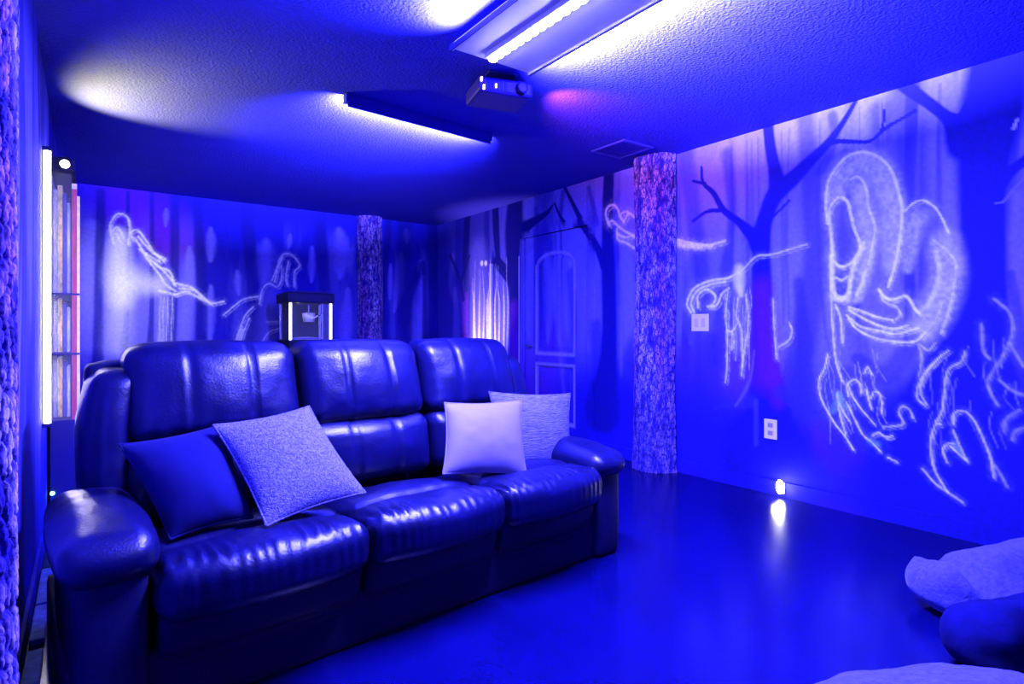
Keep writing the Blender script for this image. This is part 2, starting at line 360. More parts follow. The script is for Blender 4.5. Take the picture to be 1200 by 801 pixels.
for p in ([(995, 360), (1009, 364), (1027, 371), (1046, 375)], [(995, 363), (1020, 377), (1046, 385), (1064, 381)], [(992, 369), (1008, 382), (1029, 387), (1051, 391), (1076, 384)], [(994, 373), (1004, 385), (1023, 395), (1048, 400), (1072, 400), (1084, 390)]): g(p, 3.2)
g([(1084, 390), (1096, 375), (1104, 355)], 3, .4); g([(1076, 403), (1080, 420), (1077, 440)], 3, .4); g([(1079, 404), (1088, 410), (1096, 402)], 3, .5)
# its long clawed hands
for p in ([(970, 415), (966, 432), (960, 445), (962, 466), (977, 494), (991, 512), (1000, 527)], [(981, 460), (984, 484), (991, 509)], [(983, 471), (988, 482), (995, 493)], [(994, 464), (993, 451), (1000, 445), (1007, 448), (1009, 460)], [(994, 451), (999, 464), (1011, 481), (1024, 496)],
          [(992, 471), (1000, 488), (1011, 509), (1021, 517), (1031, 528)], [(1013, 437), (1017, 430), (1022, 439)], [(1015, 456), (1018, 468), (1021, 479)], [(1021, 466), (1024, 459), (1030, 460), (1033, 471), (1034, 484)], [(1022, 510), (1030, 507), (1039, 512), (1046, 510)], [(1041, 536), (1047, 539), (1052, 541)]): g(p, 2.2, .9)
for k in range(22):                                                  # thin strands around the claws
    x = rng.uniform(962, 1030); y_ = rng.uniform(405, 480)
    R.stroke([(x, y_), (x + rng.uniform(-2, 5), y_ + 14), (x + rng.uniform(2, 12), y_ + rng.uniform(26, 44))], FOG * .4 + GLOW * .6, .7, .40, w=1.3, grain=.5)
for k in range(16):
    x = rng.uniform(1080, 1195); y_ = rng.uniform(395, 500)
    R.stroke([(x, y_), (x + rng.uniform(-6, 4), y_ + 16), (x + rng.uniform(-4, 8), y_ + rng.uniform(28, 50))], FOG * .6 + GLOW * .4, .7, .28, w=1.6, grain=.5)
for k in range(18):                                                  # hanging moss under the reaching arm
    x = rng.uniform(848, 880); y_ = rng.uniform(335, 390)
    R.stroke([(x, y_), (x + rng.uniform(-2, 2), y_ + 16), (x + rng.uniform(-2, 2), y_ + rng.uniform(25, 50))], GLOW, .7, .40, w=1.2, grain=.5)
for p in ([(975, 480), (982, 470)], [(1019, 516), (1029, 520)], [(983, 462), (990, 476)]): g(p, 8, .45, .8, TEAL)
for p in ([(1070, 490), (1066, 480), (1058, 476), (1053, 483), (1058, 497), (1035, 500)], [(1112, 410), (1092, 427), (1079, 445), (1074, 464), (1084, 475)], [(1104, 415), (1086, 436), (1078, 457), (1086, 474)], [(1131, 412), (1126, 424), (1110, 436), (1104, 480), (1096, 495)]): g(p, 2.6, .6)
for p in ([(1103, 497), (1096, 498), (1091, 516), (1094, 547), (1110, 576)], [(1081, 549), (1096, 566), (1112, 577), (1128, 588)], [(1117, 497), (1117, 486), (1124, 481), (1133, 483), (1143, 495), (1155, 521), (1162, 542), (1164, 559)], [(1117, 504), (1124, 521), (1133, 540)], [(1114, 523), (1122, 530), (1131, 538)], [(1110, 542), (1105, 528), (1110, 520), (1118, 520)]): g(p, 2.8, .7)
g([(1118, 518), (1126, 532)], 6, .4, .8, TEAL)
for p in ([(1165, 350), (1182, 365), (1187, 385), (1181, 405), (1171, 424), (1158, 445), (1160, 459), (1169, 474)], [(1171, 445), (1186, 457), (1205, 464)], [(1183, 402), (1200, 430)], [(1150, 380), (1152, 410), (1160, 420)], [(1195, 480), (1180, 490), (1176, 505)], [(1180, 570), (1172, 555), (1166, 545)], [(1205, 500), (1190, 505), (1186, 515)]): g(p, 4, .28, .8)
# reaching hand by the switch and hanging moss
for p in ([(810, 366), (805, 356), (813, 338), (832, 329), (852, 326), (866, 319)], [(813, 366), (810, 354), (818, 340), (834, 333), (850, 330)], [(818, 360), (818, 346), (828, 339), (838, 346), (836, 356), (829, 359), (840, 357), (846, 344), (854, 338)]): g(p, 3.2)
for p in ([(866, 320), (874, 312), (887, 300), (905, 298), (932, 290), (946, 286)], [(853, 341), (850, 370), (852, 388), (852, 427), (850, 448)], [(865, 349), (863, 370), (869, 388), (870, 420), (869, 440)], [(852, 386), (858, 388), (864, 379)], [(874, 345), (877, 375), (873, 406), (870, 430)], [(858, 388), (857, 410), (860, 400)], [(925, 378), (928, 388), (924, 399), (913, 406)], [(906, 350), (907, 380), (910, 420)]): g(p, 2.4, .7)
st([(866, 315, 10), (866, 330, 12), (868, 345, 6)], GLOW, .8, .75)
# small flying figure behind the bark post
for p in ([(714, 264), (710, 252), (712, 243), (719, 240), (724, 245), (726, 253)], [(712, 261), (718, 259), (726, 266), (735, 272), (752, 280)], [(723, 268), (724, 280), (735, 285), (753, 297)], [(723, 274), (734, 278), (742, 276), (754, 286)], [(731, 260), (727, 253), (730, 249), (737, 249), (754, 263)], [(736, 250), (731, 260)]): g(p, 3)
for p in ([(790, 280), (806, 284), (829, 287), (850, 282)], [(790, 284), (808, 287), (835, 288)], [(790, 287), (806, 289), (822, 290)]): g(p, 3.6)

# ---- back wall
B = Mural(XL, XR, .01, on_back)
U, Z = B.U, B.Z
left = (1 - sstep(.2, 1.25, U))
fogb = sstep(.45, .68, fbm(U * 6, Z * .8, 31)) * (.25 + .4 * left) * (1 - sstep(2.0, 2.35, Z))
B.c = BLUE * (1 - fogb[..., None]) + FOG * fogb[..., None]
sb = B.stroke
sb([(150, 240, 70), (200, 280, 60)], VIO, .9, .75)
for p in ([(108, 265, 16), (106, 300, 16), (104, 350, 16), (104, 405, 18)], [(136, 285, 34), (138, 340, 40), (134, 405, 36)], [(166, 320, 34), (168, 405, 30)], [(190, 330, 26), (190, 405, 22)], [(222, 290, 4), (222, 305, 10), (221, 340, 16), (214, 425, 18)]): sb(p, FOG, .7, .8, ragged=.3)
for p in ([(312, 285, 20), (310, 330, 18)], [(278, 318, 8), (280, 345, 6)], [(247, 268, 8), (247, 305, 10)], [(247, 335, 8), (245, 400, 10)], [(397, 270, 14), (402, 300, 20), (398, 325, 10)], [(408, 340, 10), (405, 405, 14)], [(195, 245, 6), (194, 265, 5)], [(470, 298, 10), (468, 330, 11), (462, 365, 5)], [(458, 310, 5), (457, 350, 5)],
          [(497, 325, 12), (494, 360, 18), (488, 410, 22)], [(476, 270, 8), (477, 285, 6)], [(493, 306, 6), (490, 318, 5)], [(366, 290, 8), (365, 330, 6)], [(340, 275, 5), (338, 290, 5)]): sb(p, FOG, .9, .62, ragged=.9, taper=.35)
for p in ([(118, 250, 10), (116, 320, 10), (115, 410, 12)], [(205, 290, 10), (204, 340, 9), (200, 410, 12)], [(232, 260, 12), (236, 330, 12), (236, 410, 14)], [(290, 260, 16), (296, 330, 14), (298, 410, 18)], [(375, 270, 16), (380, 330, 14), (384, 410, 18)], [(455, 270, 8), (448, 350, 8), (450, 410, 10)], [(508, 280, 16), (508, 340, 14), (506, 410, 18)], [(474, 410, 18), (476, 360, 14), (484, 330, 10), (497, 315, 6)], [(150, 330, 4), (146, 405, 8)], [(178, 350, 5), (176, 405, 8)]):
    sb([(p[0][0], 225, p[0][2])] + p + [(p[-1][0], 440, p[-1][2])], DARK, .4, .8, ragged=.2)
def gb(pts, w=3, a=.9, soft=.6, col=GLOW):
    B.stroke(pts, col, .9, a * .15, w=w * 2.6, grain=.8); B.stroke([(p[0] + 2, p[1] + 2.4) for p in pts], col, soft, a * .45, w=w * .6, grain=.6); B.stroke(pts, col, soft, a, w=w * .8, grain=.4)
sb([(140, 275, 16), (140, 320, 26), (142, 350, 24)], GLOW, .9, .6); sb([(150, 330, 30), (185, 335, 20)], GLOW, .9, .55); sb([(142, 340, 22), (138, 405, 26)], GLOW, .9, .4)
for p in ([(133, 285), (129, 265), (137, 251), (149, 254), (152, 270), (150, 286)], [(132, 271), (138, 266), (145, 279)], [(136, 274), (141, 283)], [(156, 282), (154, 272), (162, 270), (172, 283), (181, 296), (193, 303)], [(158, 279), (170, 296), (187, 306)], [(162, 277), (175, 292), (192, 306)], [(164, 292), (185, 312), (198, 317), (204, 332)], [(170, 300), (187, 322), (193, 332), (206, 341)], [(180, 306), (196, 322), (206, 335)], [(186, 340), (206, 345)],
          [(207, 332), (225, 337), (238, 349), (249, 355), (262, 353)], [(206, 345), (219, 342), (236, 350), (248, 356)], [(210, 338), (228, 340), (244, 353)]): gb(p, 2.8)
for x in (188, 192, 197, 202): gb([(x, 348), (x - 1, 375), (x - 2, 404)], 1.6, .5)
for p in ([(322, 330), (327, 305), (334, 297), (344, 300), (351, 311), (345, 319), (345, 336)], [(330, 312), (330, 326), (325, 336), (316, 332), (308, 338), (304, 356)], [(304, 347), (287, 350), (276, 357), (262, 369)], [(297, 359), (287, 370), (281, 386), (275, 402)], [(292, 373), (285, 390), (282, 402)], [(308, 400), (315, 389), (327, 385)], [(338, 306), (335, 325), (337, 335)], [(313, 377), (325, 377)], [(331, 301), (323, 318), (319, 328)]): gb(p, 2.2, .75)
sb([(318, 345, 20), (316, 380, 26), (312, 405, 26)], FOG, .9, .4); gb([(283, 385), (278, 402)], 6, .5, .8)

# ---- left wall (seen at a grazing angle)
Lw = Mural(YJ, YB, .015, lambda px, py: (0, 0))
U, Z = Lw.U, Lw.Z
f = sstep(.42, .66, fbm(U * 3.2, Z * .6, 51)) * sstep(.2, .9, Z) * (1 - .6 * sstep(2.0, 2.4, Z))
Lw.c = BLUE * (1 - f[..., None]) + (FOG * .8) * f[..., None]
d = sstep(.55, .7, fbm(U * 5 + .4 * np.sin(Z * 3), Z * .5, 61))
Lw.c = Lw.c * (1 - .8 * d[..., None]) + DARK * .8 * d[..., None]

# ------------------------------------------------------------------ the room
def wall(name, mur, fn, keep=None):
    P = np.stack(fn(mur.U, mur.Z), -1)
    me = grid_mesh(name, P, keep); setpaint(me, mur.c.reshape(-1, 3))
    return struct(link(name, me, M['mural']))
DY0, DY1, DZ = 3.90, 4.86, 2.04                    # door opening in the right wall
uc = (R.u[:-1] + R.u[1:]) / 2; zc = (R.z[:-1] + R.z[1:]) / 2
keep = ~(((uc > DY0) & (uc < DY1))[:, None] & (zc < DZ)[None, :])
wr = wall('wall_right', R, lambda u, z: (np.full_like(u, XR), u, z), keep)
wb = wall('wall_back', B, lambda u, z: (u, np.full_like(u, YB), z))
wl = wall('wall_left', Lw, lambda u, z: (np.full_like(u, XL), u, z))
struct(obj('floor', bx(XS - .1, XR + .25, YF - .1, YB + .1, -.08, 0), M['floor']))
struct(obj('ceiling', bx(XS - .1, XR + .25, YF - .1, YB + .1, H, H + .08), M['ceiling']))
struct(obj('wall_front', bx(XS - .1, XR + .1, YF - .1, YF, 0, H), M['plain_wall']))
struct(obj('wall_side', bx(XS - .1, XS, YF, YJ, 0, H), M['plain_wall']))
struct(obj('wall_jog', bx(XS - .1, XL, YJ, YJ + .1, 0, H), M['plain_wall']))

def painted_box(name, x0, x1, y0, y1, z0, z1, parent, mur, axis='y', step=.04, bev=0):
    """a board painted over with the mural that runs across it"""
    bm = bx(x0, x1, y0, y1, z0, z1)
    for ax, a, b in ((0, x0, x1), (1, y0, y1), (2, z0, z1)):
        n = int((b - a) / step)
        for k in range(1, n):
            no = [0, 0, 0]; no[ax] = 1; pc = [0, 0, 0]; pc[ax] = a + (b - a) * k / n
            bmesh.ops.bisect_plane(bm, geom=bm.verts[:] + bm.edges[:] + bm.faces[:], plane_co=pc, plane_no=no)
    me = bpy.data.meshes.new(name); bmesh.ops.recalc_face_normals(bm, faces=bm.faces); bm.to_mesh(me); bm.free()
    v = np.array([w_.co[:] for w_ in me.vertices])
    setpaint(me, mur.at(v[:, 1] if axis == 'y' else v[:, 0], v[:, 2]))
    return link(name, me, M['mural'], parent)

# baseboards
struct(painted_box('baseboard_right', XR - .016, XR, YF, DY0 - .075, 0, .095, None, R))
struct(painted_box('baseboard_right.001', XR - .016, XR, DY1 + .075, YB, 0, .095, None, R))
struct(painted_box('baseboard_back', XL, XR - .016, YB - .016, YB, 0, .095, None, B, 'x'))
struct(painted_box('baseboard_left', XL, XL + .012, YJ + .1, 4.2, 0, .095, None, Lw))

# door in the right wall: casing, jambs and a slab with an arched upper panel
door = bpy.data.objects.new('door_1', None); C.objects.link(door); door.location = (XR, (DY0 + DY1) / 2, 0); struct(door)
door.matrix_world = Matrix.Translation(door.location)
xs0 = XR + .012                                     # face of the slab, slightly recessed
def slab():
    st_ = .02
    us = np.linspace(DY0 + .008, DY1 - .008, 96); zs = np.linspace(.012, DZ - .008, 204)
    UU, ZZ = np.meshgrid(us, zs, indexing='ij')
    c = (DY0 + DY1) / 2; hw = .275
    top = 1.72 + .11 * np.sqrt(np.clip(1 - ((UU - c) / hw) ** 2, 0, 1))
    dx = hw - np.abs(UU - c)
    d1 = np.minimum(dx, np.minimum(ZZ - .86, top - ZZ))
    d2 = np.minimum(dx, np.minimum(ZZ - .20, .74 - ZZ))
    dd = np.maximum(d1, d2)
    dep = np.where(dd < 0, 0, .016 * (sstep(0, .014, dd) - sstep(.03, .07, dd) * .75))
    ridge = -.006 * np.exp(-((dd + .012) / .010) ** 2)
    P = np.stack([xs0 + dep + ridge, UU, ZZ], -1)
    me = grid_mesh('door_slab', P)
    col = R.at(UU, ZZ)
    rim = np.exp(-((dd + .010) / .010) ** 2)[..., None] * .75
    col = col * (1 - rim) + np.array((.42, .36, .80)) * rim
    setpaint(me, col.reshape(-1, 3)); return me
sl = link('door_slab', slab(), M['mural'], door, smooth=True)
m_ = sl.modifiers.new('thick', 'SOLIDIFY'); m_.thickness = .03; m_.offset = 0
painted_box('casing', XR - .018, XR + .001, DY0 - .075, DY0, 0, DZ + .0, door, R)
painted_box('casing', XR - .018, XR + .001, DY1, DY1 + .075, 0, DZ + .0, door, R)
painted_box('casing', XR - .018, XR + .001, DY0 - .075, DY1 + .075, DZ, DZ + .07, door, R)
for a, b in ((DY0, DY0 + .006), (DY1 - .006, DY1)): obj('jamb', bx(XR, XR + .06, a, b, 0, DZ), M['plain_wall'], door)
obj('edge_strip', bx(XR - .022, XR - .018, DY1 + .068, DY1 + .080, 0, 1.86), mat('pale_casing_edge', (.55, .48, .85), rough=.5), door)
for z in (.25, 1.05, 1.82):
    hb = bmesh.new(); cyl(hb, (XR - .006, DY0 + .004, z - .045), (XR - .006, DY0 + .004, z + .045), .008, n=10)
    obj('hinge', hb, M['chrome'], door)
hb = bmesh.new(); cyl(hb, (xs0 + .004, 4.79, .93), (xs0 - .008, 4.79, .93), .028, n=20); hd = obj('handle', hb, M['chrome'], door, True)
hb = bmesh.new(); cyl(hb, (xs0 - .005, 4.79, .93), (xs0 - .05, 4.79, .93), .009, n=12); cyl(hb, (xs0 - .045, 4.795, .93), (xs0 - .045, 4.68, .925), .010, .007, n=12)
obj('lever', hb, M['chrome'], hd, True)
# narrow corner moulding further along
tr = obj('trim_1', bx(XR - .03, XR + .001, 5.44, 5.475, .095, 1.83, bev=.004), mat('pale_moulding', (.7, .66, .9), rough=.5)); struct(tr)
# ceiling register
vt = thing('ceiling_vent', (3.22, 3.06, H), 'flat metal air vent set in the ceiling near bark post', 'vent')
vx0, vx1, vy0, vy1 = 3.09, 3.40, 2.90, 3.24
fr = bmesh.new()
for a in ((vx0, vx1, vy0, vy0 + .025), (vx0, vx1, vy1 - .025, vy1), (vx0, vx0 + .025, vy0 + .025, vy1 - .025), (vx1 - .025, vx1, vy0 + .025, vy1 - .025)): box(fr, *a, H - .014, H - .001, bev=.003)
obj('frame', fr, M['vent'], vt)
for k in range(9):
    y = vy0 + .045 + k * .0315
    obj('slat', bx(-.13, .13, -.011, .011, -.001, .001, M_=Matrix.Translation(((vx0 + vx1) / 2, y, H - .009)) @ Matrix.Rotation(.5, 4, 'X')), M['vent'], vt)

# ------------------------------------------------------------------ bark posts
def bark_post(x, y, r, label, seed, flare=.12, a0=0, a1=2 * math.pi, lean=(0, 0)):
    n = 190; m = 620
    th = np.linspace(a0, a1, n); zz = np.linspace(0.0, H - .002, m)
    T, Zz = np.meshgrid(th, zz, indexing='ij')
    s = T * r
    warp = .35 * fbm(s * 18, Zz * 6, seed)
    f1, f2 = worley(s / .017 + warp * 2, Zz / .070 + warp, seed + 5)
    g1, g2 = worley(s / .009 + warp, Zz / .024 + warp * 2, seed + 9)
    plate = sstep(.03, .30, f2 - f1); fine = sstep(.02, .35, g2 - g1)
    big = fbm(T * 1.5 + 4, Zz * 1.3, seed + 2)
    rad = r * (.93 + .16 * (big - .5)) + .007 * plate + .003 * fine - .004 + r * flare * np.exp(-Zz / .18)
    P = np.stack([rad * np.cos(T) + lean[0] * Zz, rad * np.sin(T) + lean[1] * Zz, Zz], -1)
    me = grid_mesh('bark', P)
    lum = (.04 + .75 * plate ** 2 * (.15 + .85 * fine)) * sstep(.25, .75, fbm(s * 45, Zz * 14, seed + 4)) * 1.3
    tint = sstep(.35, .7, fbm(T * 2, Zz * 1.6, seed + 7))[..., None]
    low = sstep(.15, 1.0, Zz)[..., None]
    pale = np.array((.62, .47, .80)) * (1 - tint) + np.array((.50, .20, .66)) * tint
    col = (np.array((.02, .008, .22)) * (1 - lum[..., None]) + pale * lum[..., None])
    low_col = np.array((.006, .005, .20)); col = col * (.35 + .65 * low) + low_col * (.65 * (1 - low))  # colour gets darker towards the bottom of the post
    setpaint(me, col.reshape(-1, 3))
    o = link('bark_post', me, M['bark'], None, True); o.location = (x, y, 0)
    return tag(o, label, 'tree trunk')
bark_post(XR - .03, 3.09, .185, 'rough bark tree trunk post against wall between door and light switch', 3, a0=math.pi / 2, a1=3 * math.pi / 2)
bark_post(2.77, YB - .02, .155, 'rough bark tree trunk post beside the popcorn machine', 13, a0=math.pi, a1=2 * math.pi)
bark_post(XL - .02, 1.33, .100, 'rough bark tree trunk post on wall beside sofa arm', 23, a0=-math.pi / 2 - .3, a1=math.pi / 2 + .3)

# ------------------------------------------------------------------ black-light fixtures
fx = thing('ceiling_light', (1.545, 1.65, 2.35), 'wide hanging black light tray with glowing led row underneath', 'light fixture')
X0, X1, Y0, Y1 = 1.33, 1.77, 1.02, 2.29
tray = bmesh.new(); box(tray, X0, X1, Y0, Y1, 2.345, 2.358)
for a in ((X0, X0 + .008), (X1 - .008, X1)): box(tray, a[0], a[1], Y0, Y1, 2.335, 2.345)
obj('tray', tray, M['fixture'], fx)
obj('rim', bx(X1, X1 + .006, Y0 - .01, Y1 + .01, 2.333, 2.36), M['dark'], fx); obj('rim', bx(X0 - .006, X0, Y0 - .01, Y1 + .01, 2.333, 2.36), M['dark'], fx)
for y in (1.25, 2.05):
    for x in (1.42, 1.68):
        r_ = bmesh.new(); cyl(r_, (x, y, 2.355), (x, y, H), .006, n=8); obj('hanger', r_, M['dark'], fx)
bar = obj('led_bar', bx(1.475, 1.535, Y0 + .03, Y1 - .05, 2.322, 2.345, bev=.004), M['fixture'], fx)
bead = bmesh.new(); bmesh.ops.create_uvsphere(bead, u_segments=12, v_segments=8, radius=.022); bmesh.ops.scale(bead, vec=(1, 1, .6), verts=bead.verts)
bme = bpy.data.meshes.new('led'); bead.to_mesh(bme); bead.free(); bme.materials.append(M['led'])
for k in range(24):
    o = bpy.data.objects.new('led', bme); C.objects.link(o); o.parent = bar; o.matrix_parent_inverse = bar.matrix_world.inverted(); o.location = (1.505, Y0 + .06 + k * .0495, 2.318)
area('blacklight_down', (1.505, (Y0 + Y1) / 2, 2.300), (0, 0, 0), .05, 1.1, UV_DOWN, UV)
area('blacklight_up_right', (X1 + .016, (Y0 + Y1) / 2, 2.342), (0, math.radians(-148), 0), .018, 1.2, UV_UP1 * 2.3, UV, None, math.radians(128))
area('blacklight_up_left', (X0 - .012, (Y0 + Y1) / 2, 2.352), (0, math.radians(148), 0), .02, 1.2, UV_UP1 * .6, UV, None, math.radians(128))

f2 = thing('ceiling_light', (1.73, 3.45, 2.35), 'slim ceiling channel washing light on the ceiling behind projector', 'light fixture')
A = at(407, 125, z=2.362); Bp = at(574, 169, z=2.362)
dv = (Bp - A); ang = math.atan2(dv.y, dv.x); ln = Vector((dv.x, dv.y)).length; mid = (A + Bp) / 2
MM = Matrix.Translation((mid.x, mid.y, 0)) @ Matrix.Rotation(ang, 4, 'Z')
obj('housing', bx(-ln / 2, ln / 2, -.012, .0, 2.362, H - .001, bev=.002, M_=MM), M['fixture_dark'], f2)
for s_ in (-1, 1): obj('end_bracket', bx(s_ * ln / 2 - .012, s_ * ln / 2 + .012, -.016, .032, 2.385, H - .001, bev=.004, M_=MM), M['fixture_dark'], f2)
obj('led_tube', bx(-ln / 2 + .04, ln / 2 - .04, .001, .008, 2.376, 2.384, M_=MM), M['led'], f2)
lp = MM @ Vector((0, .018, 2.370))
area('blacklight_ceiling_wash', lp, (math.radians(146), 0, ang), ln - .06, .02, UV_UP2, UV, None, math.radians(128))

# ------------------------------------------------------------------ projector
pj = thing('projector', (1.80, 2.76, 2.2), 'dark video projector hanging upside down from ceiling mount', 'projector')
pm = Matrix.Translation((1.80, 2.60, 2.345)) @ Matrix.Rotation(-.25, 4, 'Z')
obj('body', bx(-.15, .15, -.12, .12, -.04, .04, bev=.016, M_=pm), mat('projector_shell', (.025, .006, .20), rough=.5), pj)
lb = bmesh.new(); cyl(lb, (.08, -.115, 0), (.08, -.142, 0), .034, .030, n=24); bmesh.ops.transform(lb, matrix=pm, verts=lb.verts); ls = obj('lens_barrel', lb, M['black'], pj, True)
lb = bmesh.new(); cyl(lb, (.08, -.141, 0), (.08, -.145, 0), .022, n=24); bmesh.ops.transform(lb, matrix=pm, verts=lb.verts); obj('lens', lb, mat('lens_glass', (.05, .02, .2), rough=.35, spec=.2), ls)
for k in range(8): obj('vent_slat', bx(.148, .154, -.09 + k * .024, -.080 + k * .024, -.028, .028, M_=pm), M['vent'], pj)
for k in range(6): obj('vent_slat', bx(-.12 + k * .022, -.108 + k * .022, -.124, -.118, -.022, .022, M_=pm), M['vent'], pj)
mt = bmesh.new(); cyl(mt, (0, 0, .04), (0, 0, .092), .02, n=16); bmesh.ops.transform(mt, matrix=pm, verts=mt.verts); obj('mount_pole', mt, M['dark'], pj)
obj('mount_plate', bx(-.08, .08, -.08, .08, .085, .094, bev=.003, M_=pm), M['dark'], pj)
for a, b in (((-.12, -.09), (-.02, -.02)), ((.12, -.09), (.02, -.02)), ((-.12, .09), (-.02, .02)), ((.12, .09), (.02, .02))):
    ab = bmesh.new(); cyl(ab, (*a, .045), (*b, .075), .007, n=8); bmesh.ops.transform(ab, matrix=pm, verts=ab.verts); obj('mount_arm', ab, M['dark'], pj)
for (x, z, hgt) in ((-.138, .008, .020), (-.125, -.032, .022), (-.06, -.015, .018)):
    obj('indicator', bx(x - .004, x + .004, -.127, -.118, z, z + hgt, M_=pm), M['amber_led'], pj)
spot('projector_leak', (2.08, 2.56, 2.31), (2.50, 2.63, H), 42.0, (1.0, .16, .50), math.radians(88), 1.0, .03)

# ------------------------------------------------------------------ puffy upholstery
def puff_mesh(name, hd, r, bulge=(0, 0, 0), n=30, fn=None):
    """rounded, bulging cushion block around the origin; half sizes hd, edge radius r"""
    hx, hy, hz = hd; faces = []; Vv = []
    t = np.linspace(-1, 1, n + 1); t = np.sin(t * math.pi / 2) * .45 + t * .55
    A_, B_ = np.meshgrid(t, t, indexing='ij'); O = np.ones_like(A_)
    for ax in range(3):
        for s in (-1, 1):
            q = [None] * 3; q[ax] = s * O; q[(ax + 1) % 3] = A_; q[(ax + 2) % 3] = B_
            P = np.stack(q, -1) * np.array(hd)
            k0 = len(Vv) * (n + 1) ** 2
            Vv.append(P.reshape(-1, 3)); idx = k0 + np.arange((n + 1) ** 2).reshape(n + 1, n + 1)
            fq = np.stack([idx[:-1, :-1], idx[1:, :-1], idx[1:, 1:], idx[:-1, 1:]], -1).reshape(-1, 4)
            faces.append(fq if s > 0 else fq[:, ::-1])
    P = np.concatenate(Vv); faces = np.concatenate(faces)
    hdv = np.array(hd); inner = np.clip(P, -(hdv - r), hdv - r); d = P - inner
    L = np.linalg.norm(d, axis=1, keepdims=True); P = inner + d / np.maximum(L, 1e-9) * r * np.minimum(1, L / r * 9)
    nq = P / hdv
    for ax in range(3):
        o1, o2 = (ax + 1) % 3, (ax + 2) % 3
        P[:, ax] += nq[:, ax] * bulge[ax] * (1 - nq[:, o1] ** 2).clip(0) * (1 - nq[:, o2] ** 2).clip(0)
    if fn is not None: P = fn(P, nq)
    key = np.round(P, 5); _, first, inv = np.unique(key, axis=0, return_index=True, return_inverse=True)
    inv = inv.reshape(-1); P = P[first]; faces = inv[faces]
    ok = np.array([len(set(f_)) == 4 for f_ in faces])
    me = bpy.data.meshes.new(name); me.from_pydata(P.tolist(), [], faces[ok].tolist()); me.update()
    return me
def puff(name, loc, hd, r, m, parent, bulge=(0, 0, 0), n=30, fn=None):
    me = puff_mesh(name, hd, r, bulge, n, fn)
    me.materials.append(m); me.polygons.foreach_set('use_smooth', [True] * len(me.polygons))
    o = bpy.data.objects.new(name, me); C.objects.link(o); o.parent = parent; o.location = loc
    return o

# ------------------------------------------------------------------ the reclining sofa (local: x along, y to the back, z up)
sofa = thing('reclining_sofa', (-.07, 1.81, 0), 'dark leather three-seat reclining sofa with plump headrests and padded arms', 'sofa', rz=math.radians(4.5))
EDG = [.235, .85, 1.44, 2.02]; SW = 2.255; DEP = .96
puff('base', (SW / 2, .50, .10), (SW / 2 - .03, .43, .10), .02, M['leather_base'], sofa, n=10)
for i in range(3):
    a, b = EDG[i], EDG[i + 1]; c = (a + b) / 2; hw = (b - a) / 2
    def seat_fn(P, q, i=i, hw=hw):
        P = P.copy(); x, y, z = P[:, 0], P[:, 1], P[:, 2]
        front = 1 - sstep(-.34, -.12, y); top = sstep(-.05, .05, z)
        P[:, 1] -= .035 * front * (1 - (x / hw) ** 2).clip(0)
        P[:, 2] += .012 * front * top
        ph = x * 165 + 10 * fbm(x * 9 + i * 7 + 9, y * 5 + 9, 70 + i)
        wr_ = np.sin(ph) * np.exp(-((y + .31) / .07) ** 2) * sstep(-.06, .02, z)
        P[:, 2] += .006 * wr_ * sstep(.3, .6, fbm(x * 11, y * 3, 80 + i)); P[:, 1] += .006 * wr_
        P[:, 2] -= .018 * np.exp(-((y + .155) / .022) ** 2) * top * (1 - np.abs(x / hw) ** 6)        # tuck across the seat
        P[:, 2] += .02 * (fbm(x * 6 + i, y * 6, 90 + i) - .5) * top
        P[:, 2] -= .07 * sstep(-.1, .35, y) * top
        return P
    puff('seat_cushion', (c, .34, .358), (hw + .006, .36, .078), .058, M['leather'], sofa, (0, .01, .03), 92, seat_fn)
    def foot_fn(P, q):
        P = P.copy(); P[:, 1] += (.11 - P[:, 2]) * .28; P[:, 1] += .012 * np.exp(-((P[:, 2] + .06) / .02) ** 2) * (q[:, 1] < 0)
        return P
    puff('footrest_panel', (c, .055, .215), (hw - .006, .045, .100), .03, M['leather_base'], sofa, (0, .012, 0), 20, foot_fn)
    puff('kick_panel', (c, .155, .065), (hw - .008, .035, .055), .015, M['leather_base'], sofa, n=8)
    def back_fn(P, q, i=i, hw=hw):
        P = P.copy(); x, z = P[:, 0], P[:, 2]; fr = (q[:, 1] < .0)
        for s in (-.34, .34):
            P[:, 1] += .016 * np.exp(-((x - s * hw * 1.0) / .008) ** 2) * fr
        P[:, 1] += .016 * (fbm(x * 7 + 3 * i, z * 7, 100 + i) - .5) * fr
        P[:, 2] += .014 * (1 - (x / hw) ** 2).clip(0) * (z > 0)
        wr_ = np.sin(x * 50 + 5 * fbm(x * 8, z * 8, 110 + i)) * np.exp(-((z + .13) / .05) ** 2)
        P[:, 1] += .004 * wr_ * fr
        P[:, 1] += (z + .17) * .30                                        # raked back
        return P
    puff('headrest', (c, .655, .855), (hw - .004, .105, .175), .07, M['leather'], sofa, (0, .045, .0), 48, back_fn)
    def lum_fn(P, q, i=i, hw=hw):
        P = P.copy(); x, z = P[:, 0], P[:, 2]; fr = (q[:, 1] < 0)
        for s in (-.34, .34): P[:, 1] += .012 * np.exp(-((x - s * hw) / .008) ** 2) * fr
        P[:, 1] += .014 * (fbm(x * 7 + 3 * i, z * 7, 120 + i) - .5) * fr + (z + .12) * .12
        return P
    puff('lumbar_cushion', (c, .61, .565), (hw - .004, .10, .135), .06, M['leather'], sofa, (0, .04, 0), 36, lum_fn)
def shell_fn(P, q): P = P.copy(); P[:, 1] += (P[:, 2]) * .18; return P
puff('back_shell', (SW / 2, .86, .58), (SW / 2 - .14, .075, .39), .05, M['leather_base'], sofa, n=16, fn=shell_fn)
